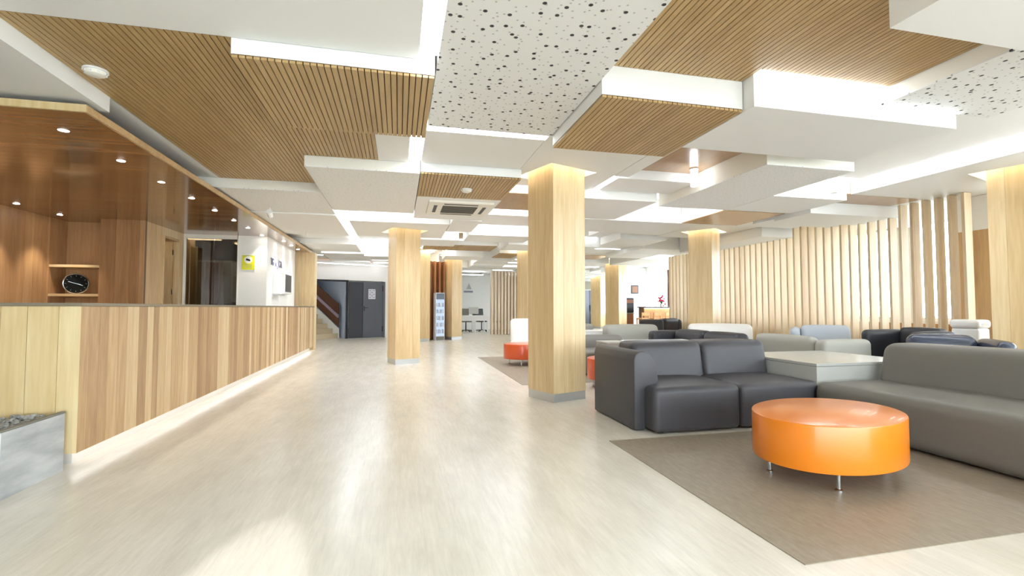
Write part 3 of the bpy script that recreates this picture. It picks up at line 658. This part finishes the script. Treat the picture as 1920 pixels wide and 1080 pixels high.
for k in range(5):
    box('shelf', -0.13, 0.14, -0.03, -0.013, 0.24+0.22*k, 0.25+0.22*k, 'brushed_steel', fr)
    for q in range(4): box('bottle', -0.12+0.065*q, -0.085+0.065*q, -0.03, -0.014, 0.25+0.22*k, 0.38+0.22*k, ('blue_grey_fabric', 'letter_grey')[(k+q) % 2], fr)
ds = tag(box('wall_desk_room', 1.5, 6.5, 24.0, 24.1, 0, 2.9, 'wall_white'), kind='structure')
dk = thing('desk', 'white desk in the bright back office between the column and the slat screen', 'desk', (3.35, 21.0, 0), R(5))
box('desktop', -0.75, 0.55, 0, 0.7, 0.70, 0.76, 'white_lacquer', dk); box('modesty_panel', -0.72, 0.5, 0.03, 0.05, 0.52, 0.70, 'white_lacquer', dk)
for x in (-0.70, -0.05, 0.5):
    for y in (0.05, 0.65): box('leg', x-0.02, x+0.02, y-0.02, y+0.02, 0, 0.70, 'white_lacquer', dk)
def swivel(x, y, rz, label, mat='black_plastic', s=1.0):
    c = thing('swivel_chair', label, 'chair', (x, y, 0), rz)
    link('seat', rounded(0.46, 0.44, 0.09, 0.04, mat), None, c, (0, 0, 0.44)); link('backrest', rounded(0.46, 0.07, 0.5, 0.03, mat, lean=0.08), None, c, (0, 0.22, 0.56))
    link('pedestal', lathe([(0.025, 0.06), (0.025, 0.44)], 'dark_metal', 10), None, c)
    for k in range(5):
        an = R(72*k); link('foot', tube((0, 0, 0.08), (0.28*math.cos(an), 0.28*math.sin(an), 0.05), 0.016, 'dark_metal', 6), None, c)
        link('castor', lathe([(0.02, 0.0), (0.025, 0.02), (0.02, 0.045)], 'black_plastic', 8), None, c, (0.28*math.cos(an), 0.28*math.sin(an), 0))
    return c
swivel(3.75, 22.1, R(20), 'black swivel chair behind the white desk'); swivel(3.0, 22.0, R(10), 'grey swivel chair behind the left end of the white desk', 'grille_grey'); swivel(4.35, 21.2, R(80), 'pale swivel chair at the right end of the white desk', 'pale_grey_leather')
mo = thing('monitor', 'small white computer monitor on the desk', 'monitor', (3.25, 21.25, 0.763), R(5)); box('screen', -0.22, 0.22, 0, 0.03, 0.06, 0.36, 'grey_laminate', mo); box('stand', -0.05, 0.05, 0, 0.06, 0, 0.08, 'black_plastic', mo)
tg2 = thing('wall_sign_small', 'faint triangular emblem with a short dark word on the far white wall', 'sign', (3.42, 23.995, 1.98))
a = link('emblem', prism([(-0.14, 0), (0.14, 0), (0, 0.3)], 0.01, 'grey_laminate'), None, tg2, (0, -0.012, 0.05)); box('word_bar', -0.26, 0.2, -0.012, 0.0, -0.12, -0.03, 'letter_grey', tg2)
s2 = thing('slat_divider', 'free-standing divider of brown-edged vertical slats behind the orange table with the white chair', 'slat divider', (3.72, 19.5, 0), R(8))
for k in range(11): box('slat', 0.145*k, 0.145*k+0.065, 0, 0.16, 0, 2.62, 'brown_slat_wood' if k % 1 else 'screen_wood', s2); box('slat_side', 0.145*k+0.066, 0.145*k+0.075, 0, 0.16, 0, 2.62, 'brown_slat_wood', s2)
strip(2.4, 3.5, 20.2, 20.4, 2.50, 'led'); strip(2.0, 6.0, 22.0, 22.5, 2.9, 'led'); strip(5.0, 9.0, 20.0, 20.3, 2.9, 'led'); strip(8.0, 11.0, 18.6, 19.0, 2.9, 'led'); strip(-2.5, 1.5, 14.6, 14.75, 2.9, 'led')  # all but the first strip are added to brighten the far end

# bar and back rooms on the far right
br = thing('bar_counter', 'lit wood-fronted bar counter with a dark top at the far right of the hall', 'bar counter', (10.1, 17.4, 0), R(0))
box('front', -0.6, 0.95, 0, 0.05, 0, 1.08, 'sill_wood', br); box('top', -0.65, 1.0, -0.06, 0.5, 1.10, 1.14, 'dark_metal', br); box('light_strip', -0.6, 0.95, -0.04, -0.01, 1.07, 1.085, 'led_warm', br); box('body', -0.6, 0.95, 0.05, 0.45, 0, 1.1, 'office_brown', br)
def stool(x, y, label, g):
    s = thing('bar_stool', label, 'stool', (x, y, 0), R(8), g)
    link('seat', rounded(0.36, 0.36, 0.05, 0.02, 'sill_wood'), None, s, (0, 0, 0.66)); box('backrest', -0.17, 0.17, -0.19, -0.165, 0.80, 0.92, 'sill_wood', s)
    for a in (-0.15, 0.15):
        for b_ in (-0.17, 0.15): box('leg', a-0.018, a+0.018, b_-0.018, b_+0.018, 0, 0.92 if b_ < 0 else 0.67, 'sill_wood', s)
    box('stretcher', -0.15, 0.15, 0.14, 0.16, 0.25, 0.28, 'sill_wood', s)
stool(9.05, 16.7, 'light wood bar stool at the left end of the far bar', 'bar stools'); stool(9.55, 16.7, 'light wood bar stool in the middle of the far bar front', 'bar stools'); stool(10.05, 16.7, 'light wood bar stool at the right end of the far bar', 'bar stools')
fl = thing('flower_arrangement', 'small pot of red flowers on the bar top', 'flowers', (10.35, 17.55, 1.141)); link('pot', lathe([(0.05, 0), (0.07, 0.12)], 'white_lacquer', 12), None, fl)
bm = bmesh.new(); rf = random.Random(2)
for i in range(26):
    g = bmesh.ops.create_icosphere(bm, subdivisions=1, radius=rf.uniform(0.03, 0.05)); bmesh.ops.translate(bm, verts=g['verts'], vec=(rf.gauss(0, 0.08), rf.gauss(0, 0.06), 0.26+rf.gauss(0, 0.07)))
link('blossoms', mesh_from(bm, 'red_petal'), None, fl); link('stems', lathe([(0.03, 0.1), (0.07, 0.22)], 'leaf_green', 8), None, fl)
dcb = thing('low_cabinet', 'dark red-brown low cabinet left of the bar', 'cabinet', (9.05, 18.3, 0)); box('carcass', -0.45, 0.45, 0, 0.5, 0, 0.85, 'brown_wood', dcb); box('door', -0.44, -0.01, -0.02, 0, 0.03, 0.82, 'brown_wood', dcb); box('door', 0.01, 0.44, -0.02, 0, 0.03, 0.82, 'brown_wood', dcb); box('cabinet_top', -0.47, 0.47, -0.03, 0.5, 0.85, 0.89, 'grille_grey', dcb)
cm = thing('coffee_machine', 'dark bulky coffee machine on the low cabinet', 'coffee machine', (9.3, 18.52, 0.891)); link('body', rounded(0.5, 0.4, 0.62, 0.05, 'dark_metal'), None, cm); box('spout_bay', -0.16, 0.16, -0.22, -0.2, 0.1, 0.35, 'black_plastic', cm); box('panel', -0.2, 0.2, -0.215, -0.2, 0.4, 0.55, 'brown_wood', cm)
pc = thing('framed_picture', 'small dark framed picture on the far wall above the coffee machine', 'picture', (10.7, 20.48, 1.95)); box('frame', -0.18, 0.18, -0.03, 0, -0.2, 0.2, 'black_plastic', pc); box('image', -0.13, 0.13, -0.034, -0.03, -0.15, 0.15, 'brown_wood', pc)
tag(box('wall_bar', 9.7, 11.3, 20.5, 20.6, 0, 2.95, 'wall_white'), kind='structure')
tag(box('trim_4', 10.35, 10.45, 17.0, 17.1, 1.14, 2.6, 'banister_brown'), kind='structure')
d3 = bpy.data.objects.new('door_3', None); COL.objects.link(d3); d3.location = (10.55, 25.6, 0); d3.rotation_euler = (0, 0, R(4)); tag(d3, kind='structure')
box('door_leaf', -0.95, -0.01, 0, 0.05, 0, 2.1, 'door_grey', d3); box('door_leaf', 0.01, 0.9, 0, 0.05, 0, 2.1, 'door_grey_dark', d3); box('handle', 0.02, 0.06, -0.05, 0, 0.9, 1.25, 'black_plastic', d3); box('over_panel', -0.95, 0.9, 0, 0.05, 2.12, 2.6, 'grille_grey', d3); box('exit_box', 0.3, 0.75, -0.06, 0.0, 2.2, 2.45, 'black_plastic', d3)

# ---------------------------------------------------------------- slat screen along the windows
ss = thing('window_slat_screen', 'long screen of tall pale wooden slats in front of the right-hand windows', 'slat screen', (7.86, 5.17, 0))
def top_z(y):
    if y < 6.17: return 2.755
    if y < 6.94: return 2.575
    if y < 7.45: return 2.615
    if y < 8.3: return 2.735
    if y < 11.3: return 2.555
    return 2.62
for k in range(44):
    y = 5.17+0.179*k; z = top_z(y); tw = min(0.165, 0.134 + 0.008*max(0, y-5.2))
    if y > 8.35: tw = 0.165
    link('slat', box_mesh(round(tw, 3), 0.042, z, 'screen_wood'), None, ss, (0.0+tw/2, y-5.17, z/2))
box('sill_panel', 0.55, 0.60, -4.0, 8.0, 0.0, 0.84, 'sill_wood', ss)
wp = thing('wood_panel', 'flat wood panel between the slat screen and the large right column', 'panel', (8.35, 5.2, 0)); box('board', -0.02, 0.02, -0.32, 0.45, 0, 2.25, 'plank_wood', wp); box('fascia', -0.03, 0.05, -0.34, 0.47, 2.25, 2.755, 'white_paint', wp)
wbn = thing('white_bin', 'white lidded bin between the slat screen and the right column', 'bin', (7.62, 4.98, 0), R(10))
link('body', rounded(0.30, 0.30, 0.82, 0.03, 'white_lacquer'), None, wbn); link('lid', rounded(0.33, 0.33, 0.12, 0.045, 'white_lacquer'), None, wbn, (0, 0, 0.82)); box('slot', -0.1, 0.1, -0.168, -0.16, 0.86, 0.9, 'grey_laminate', wbn)

# ---------------------------------------------------------------- rugs
def rug(x0, x1, y0, y1, label):
    t = tag(box('rug', x0, x1, y0, y1, 0.0, 0.004, 'rug_vinyl'), label, 'rug'); return t
rug(1.70, 6.2, 1.755, 3.72, 'brown-grey rug under the nearest orange table and the grey sofa')
rug(1.72, 5.2, 6.66, 10.6, 'brown-grey rug behind the nearest column under the far orange tables')

# ---------------------------------------------------------------- seating
def sofa(label, loc, rz, width, depth=1.1, n=2, mat='charcoal_leather', seat_h=0.385, back_h=0.735, back_t=0.34, arm=None, arm_t=0.24, name='sofa', group=None, cushions=False, z0=0.02, rb=0.09):
    """front faces -y, origin at the middle of the front edge on the floor"""
    t = thing(name, label, 'sofa' if name == 'sofa' else 'armchair', (loc[0], loc[1], 0), rz, group)
    w0 = -width/2 + (arm_t if arm in ('L', 'both') else 0); w1 = width/2 - (arm_t if arm in ('R', 'both') else 0)
    for i in range(n):
        a = w0+(w1-w0)*i/n; b_ = w0+(w1-w0)*(i+1)/n
        link('seat', rounded(b_-a-0.004, depth-0.05, seat_h-z0, 0.06, mat, bulge=0.02), None, t, ((a+b_)/2, (depth-0.05)/2, z0))
        link('backrest', rounded(b_-a-0.006, back_t, back_h-seat_h+0.08, rb, mat, bulge=0.015, lean=0.05), None, t, ((a+b_)/2, depth-back_t/2-0.05, seat_h-0.08))
    for s, f in ((-1, 'L'), (1, 'R')):
        if arm in (f, 'both'):
            x = s*(width/2-arm_t/2)
            link('arm', rounded(arm_t, depth-0.02, back_h-0.03-z0, 0.07, mat, bulge=0.01), None, t, (x, depth/2-0.01, z0))
    for x in (-width/2+0.12, width/2-0.12):
        for y in (0.12, depth-0.15): box('foot', x-0.03, x+0.03, y-0.03, y+0.03, 0.0, z0+0.005, 'black_plastic', t)
    return t
# nearest dark two-seater
t = thing('sofa', 'dark charcoal leather two-seat sofa behind the nearest orange table', 'sofa', (2.05, 3.78, 0))
ZF = 0.012
def seatfn(side):
    def f(p):
        # rounded outer front corner
        return p
    return f
link('seat', rounded(0.862, 1.06, 0.385, 0.05, 'charcoal_leather', bulge=0.02), None, t, (0.105+0.43, 0.53, ZF))
link('seat', rounded(0.862, 1.06, 0.385, 0.05, 'charcoal_leather', bulge=0.02), None, t, (0.105+0.865+0.43, 0.53, ZF))
def backm(wd): return rounded(wd, 0.36, 0.395, 0.065, 'charcoal_leather', bulge=0.012, lean=0.07)
link('backrest', backm(0.80), None, t, (0.25+0.40, 0.80, 0.345)); link('backrest', backm(0.775), None, t, (1.055+0.3875, 0.80, 0.345))
armp = [(0, 0), (0.105, 0), (0.11, 0.37), (0.235, 0.40), (0.24, 0.44), (0.225, 0.54), (0.195, 0.62), (0.15, 0.675), (0.10, 0.70), (0.05, 0.695), (0.015, 0.67), (0, 0.62)]
link('arm', prism(armp, 0.90, 'charcoal_leather', 'Y', bev=0.012), None, t, (0, 0.17, 0.006))
for x, y in ((0.2, 0.1), (1.7, 0.1), (0.1, 0.95), (1.7, 0.95)): box('foot', x-0.03, x+0.03, y-0.03, y+0.03, 0, 0.02, 'black_plastic', t)
# large grey sofa facing left
t = thing('sofa', 'long taupe grey leather sofa at the right edge behind the nearest orange table', 'sofa', (3.80, 3.80, 0))
link('seat', rounded(1.10, 2.9, 0.39, 0.085, 'grey_leather', bulge=0.02, mid=10), None, t, (0.54, -1.47, ZF))
link('backrest', rounded(0.36, 2.80, 0.42, 0.085, 'grey_leather', bulge=0.015, mid=10, fn=lambda p: Vector((p.x+0.10*p.z/0.43, p.y, p.z))), None, t, (0.84, -1.47, 0.335))
for x, y in ((0.12, -0.15), (0.9, -0.15), (0.12, -2.7), (0.9, -2.7)): box('foot', x-0.03, x+0.03, y-0.03, y+0.03, 0, 0.02, 'black_plastic', t)
# corner tables
def corner_table(x0, x1, y0, y1, z, label, mat='grey_laminate'):
    t = thing('corner_table', label, 'table', ((x0+x1)/2, y0, 0)); w_ = (x1-x0)/2
    link('body', box_mesh(2*w_-0.01, y1-y0-0.01, z-0.03, mat, 0.004), None, t, (0, (y1-y0)/2, (z-0.03)/2)); link('tabletop', box_mesh(2*w_, y1-y0, 0.028, mat, 0.004), None, t, (0, (y1-y0)/2, z-0.014))
    return t
corner_table(3.892, 5.15, 3.825, 5.0, 0.56, 'large pale grey box table between the dark sofa and the grey sofa')
corner_table(3.45, 4.55, 6.0, 7.1, 0.58, 'white box table seen just over the back of the dark sofa', 'white_lacquer')
corner_table(3.05, 3.42, 6.72, 7.15, 0.575, 'small beige-grey box table left of the white box table', 'pale_grey_leather')
# second row
sofa('pale grey leather sofa seen from behind over the box table', (6.05, 5.68), R(90), 1.25, 0.80, 1, 'pale_grey_leather', back_h=0.71, back_t=0.18, arm='L', arm_t=0.18)
sofa('black leather sofa with an arm at its far end behind the white box table', (4.60, 7.35), R(-90), 1.95, 0.70, 2, 'black_leather', back_h=0.69, arm='L', back_t=0.26, arm_t=0.2)
sofa('pale blue-grey fabric sofa in front of the slat screen', (6.5, 6.3), R(-45), 0.85, 0.65, 1, 'blue_grey_fabric', back_h=0.80, arm='L', back_t=0.16, arm_t=0.14)
sofa('white leather sofa in front of the column by the slat screen', (6.0, 7.93), R(-28), 1.2, 0.75, 1, 'white_leather', back_h=0.77, back_t=0.22)
sofa('black leather tub armchair beside the slat screen behind the grey sofa', (6.3, 5.08), R(-90), 0.78, 0.7, 1, 'black_leather', back_h=0.82, arm='both', arm_t=0.13, name='armchair', back_t=0.16, rb=0.04)
sofa('glossy navy leather armchair with its low back nearest the right column', (5.86, 3.86), R(-42), 0.80, 0.72, 1, 'navy_leather', back_h=0.77, arm='R', arm_t=0.16, name='armchair', back_t=0.2)
sofa('dark leather armchair in front of the distant bar', (7.05, 12.6), R(200), 0.9, 0.8, 1, 'black_leather', back_h=0.80, arm='both', arm_t=0.14, name='armchair', back_t=0.18)
sofa('pale grey sofa facing the camera at the back of the second seating group', (4.68, 8.50), R(0), 1.15, 0.85, 1, 'pale_grey_leather', back_h=0.74)
sofa('grey sofa side-on at the left of the farthest seating group', (4.0, 10.65), R(8), 1.1, 0.95, 1, 'pale_grey_leather', back_h=0.74, arm='R')
sofa('grey leather bench seat showing just right of the nearest column', (3.45, 7.25), R(0), 1.0, 0.95, 1, 'grey_leather', back_h=0.60, back_t=0.25)
corner_table(3.7, 4.5, 9.6, 10.2, 0.60, 'small white box table far behind the nearest column', 'white_lacquer')
sofa('white armchair behind the far orange table by the rug corner', (2.80, 10.0), R(10), 0.58, 0.6, 1, 'white_leather', back_h=0.84, name='armchair', back_t=0.16)

# orange oval tables
def oval(label, x, y, rz, mat, a=0.56, b_=0.415, z0=0.118, z1=0.40):
    t = thing('coffee_table', label, 'table', (x, y, 0), rz)
    link('drum', lathe([(0.96, z0), (0.995, z0+0.004), (1.0, z0+0.012), (1.0, z1-0.008), (0.996, z1-0.002), (0.985, z1)], mat, 96, a, b_), None, t)
    for sx, sy in ((-0.62, -0.50), (0.62, -0.50), (-0.62, 0.50), (0.62, 0.50)):
        l = link('leg', lathe([(0.012, 0.01), (0.012, z0+0.004)], 'chrome', 14), None, t, (sx*a, sy*b_, 0))
        link('leg_foot', lathe([(0.021, 0.0), (0.021, 0.008), (0.013, 0.013)], 'chrome', 14), None, l)
    return t
oval('large bright orange oval drum coffee table on chrome legs, nearest the camera', 2.83, 2.71, R(20), 'orange_lacquer')
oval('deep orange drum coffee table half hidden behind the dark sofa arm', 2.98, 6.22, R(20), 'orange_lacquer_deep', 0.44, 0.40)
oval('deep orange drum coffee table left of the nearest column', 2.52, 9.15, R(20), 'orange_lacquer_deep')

# ---------------------------------------------------------------- ceiling fittings
ac_ = thing('air_conditioner', 'square white ceiling air conditioner cassette beyond the slatted panel', 'air conditioner', (0.88, 7.35, L0))
box('frame', -0.47, 0.47, -0.47, 0.47, -0.03, 0, 'fascia_cream', ac_)
box('grille', -0.26, 0.26, -0.26, 0.26, -0.036, -0.03, 'grille_grey', ac_)
for k in range(9): box('grille_bar', -0.26, 0.26, -0.235+0.055*k, -0.229+0.055*k, -0.040, -0.036, 'dark_metal', ac_)
for x0, x1, y0, y1 in ((-0.25, 0.25, -0.39, -0.34), (-0.25, 0.25, 0.34, 0.39), (-0.39, -0.34, -0.25, 0.25), (0.34, 0.39, -0.25, 0.25)): box('vent_slot', x0, x1, y0, y1, -0.034, -0.03, 'black_plastic', ac_)
def detector(x, y, z, label, r_=0.075):
    t = thing('smoke_detector', label, 'smoke detector', (x, y, z)); link('base', lathe([(r_, -0.012), (r_, 0)], 'white_lacquer', 28), None, t); link('dome', lathe([(r_*0.55, -0.042), (r_*0.75, -0.034), (r_*0.85, -0.012)], 'fascia_cream', 28), None, t)
    for k in range(8): link('vent_rib', box_mesh(0.008, 0.014, 0.016, 'white_lacquer'), None, t, (r_*0.82*math.cos(R(45*k)), r_*0.82*math.sin(R(45*k)), -0.022), R(45*k))
detector(-2.08, 3.87, M, 'round white smoke detector on the long slatted ceiling panel at top left'); detector(0.84, 6.16, L0, 'round white smoke detector on the small slatted panel before the air conditioner')
def cyl(x, y, z0, z1, label, mat='led'):
    t = thing('ceiling_cylinder', label, 'lamp', (x, y, z0)); link('cylinder_body', lathe([(0.043, 0.0), (0.045, 0.004), (0.045, z1-z0)], mat, 24), None, t); link('rose', lathe([(0.055, z1-z0-0.015), (0.055, z1-z0)], 'white_lacquer', 24), None, t)
cyl(3.66, 5.38, 2.65, T, 'glowing white cylinder below the small wood ceiling panel', 'led_soft'); cyl(5.75, 5.30, 2.66, T, 'pale cylinder in the bright ceiling recess near the slat screen', 'white_lacquer')  # cylinders stand in for an upright slot and a pale streak
sp = thing('ceiling_spotlight', 'tiny white spotlight on the ceiling beside the canopy edge', 'spotlight', (-1.95, 8.0, L0)); link('stem', lathe([(0.012, -0.05), (0.012, 0)], 'white_lacquer', 10), None, sp); a = link('head', lathe([(0.04, -0.06), (0.045, 0.05)], 'white_lacquer', 16), None, sp, (0, 0, -0.09)); a.rotation_euler = (R(60), 0, 0)

# whatever stands on a rug stands on its 4 mm surface
for o in list(COL.objects):
    if o.parent is None and o.get('category') in ('sofa', 'armchair', 'table'):
        x, y = o.location.x, o.location.y
        if (1.7 < x < 6.2 and 1.0 < y < 3.9) or (1.6 < x < 5.3 and 5.9 < y < 10.7): o.location.z += 0.0042
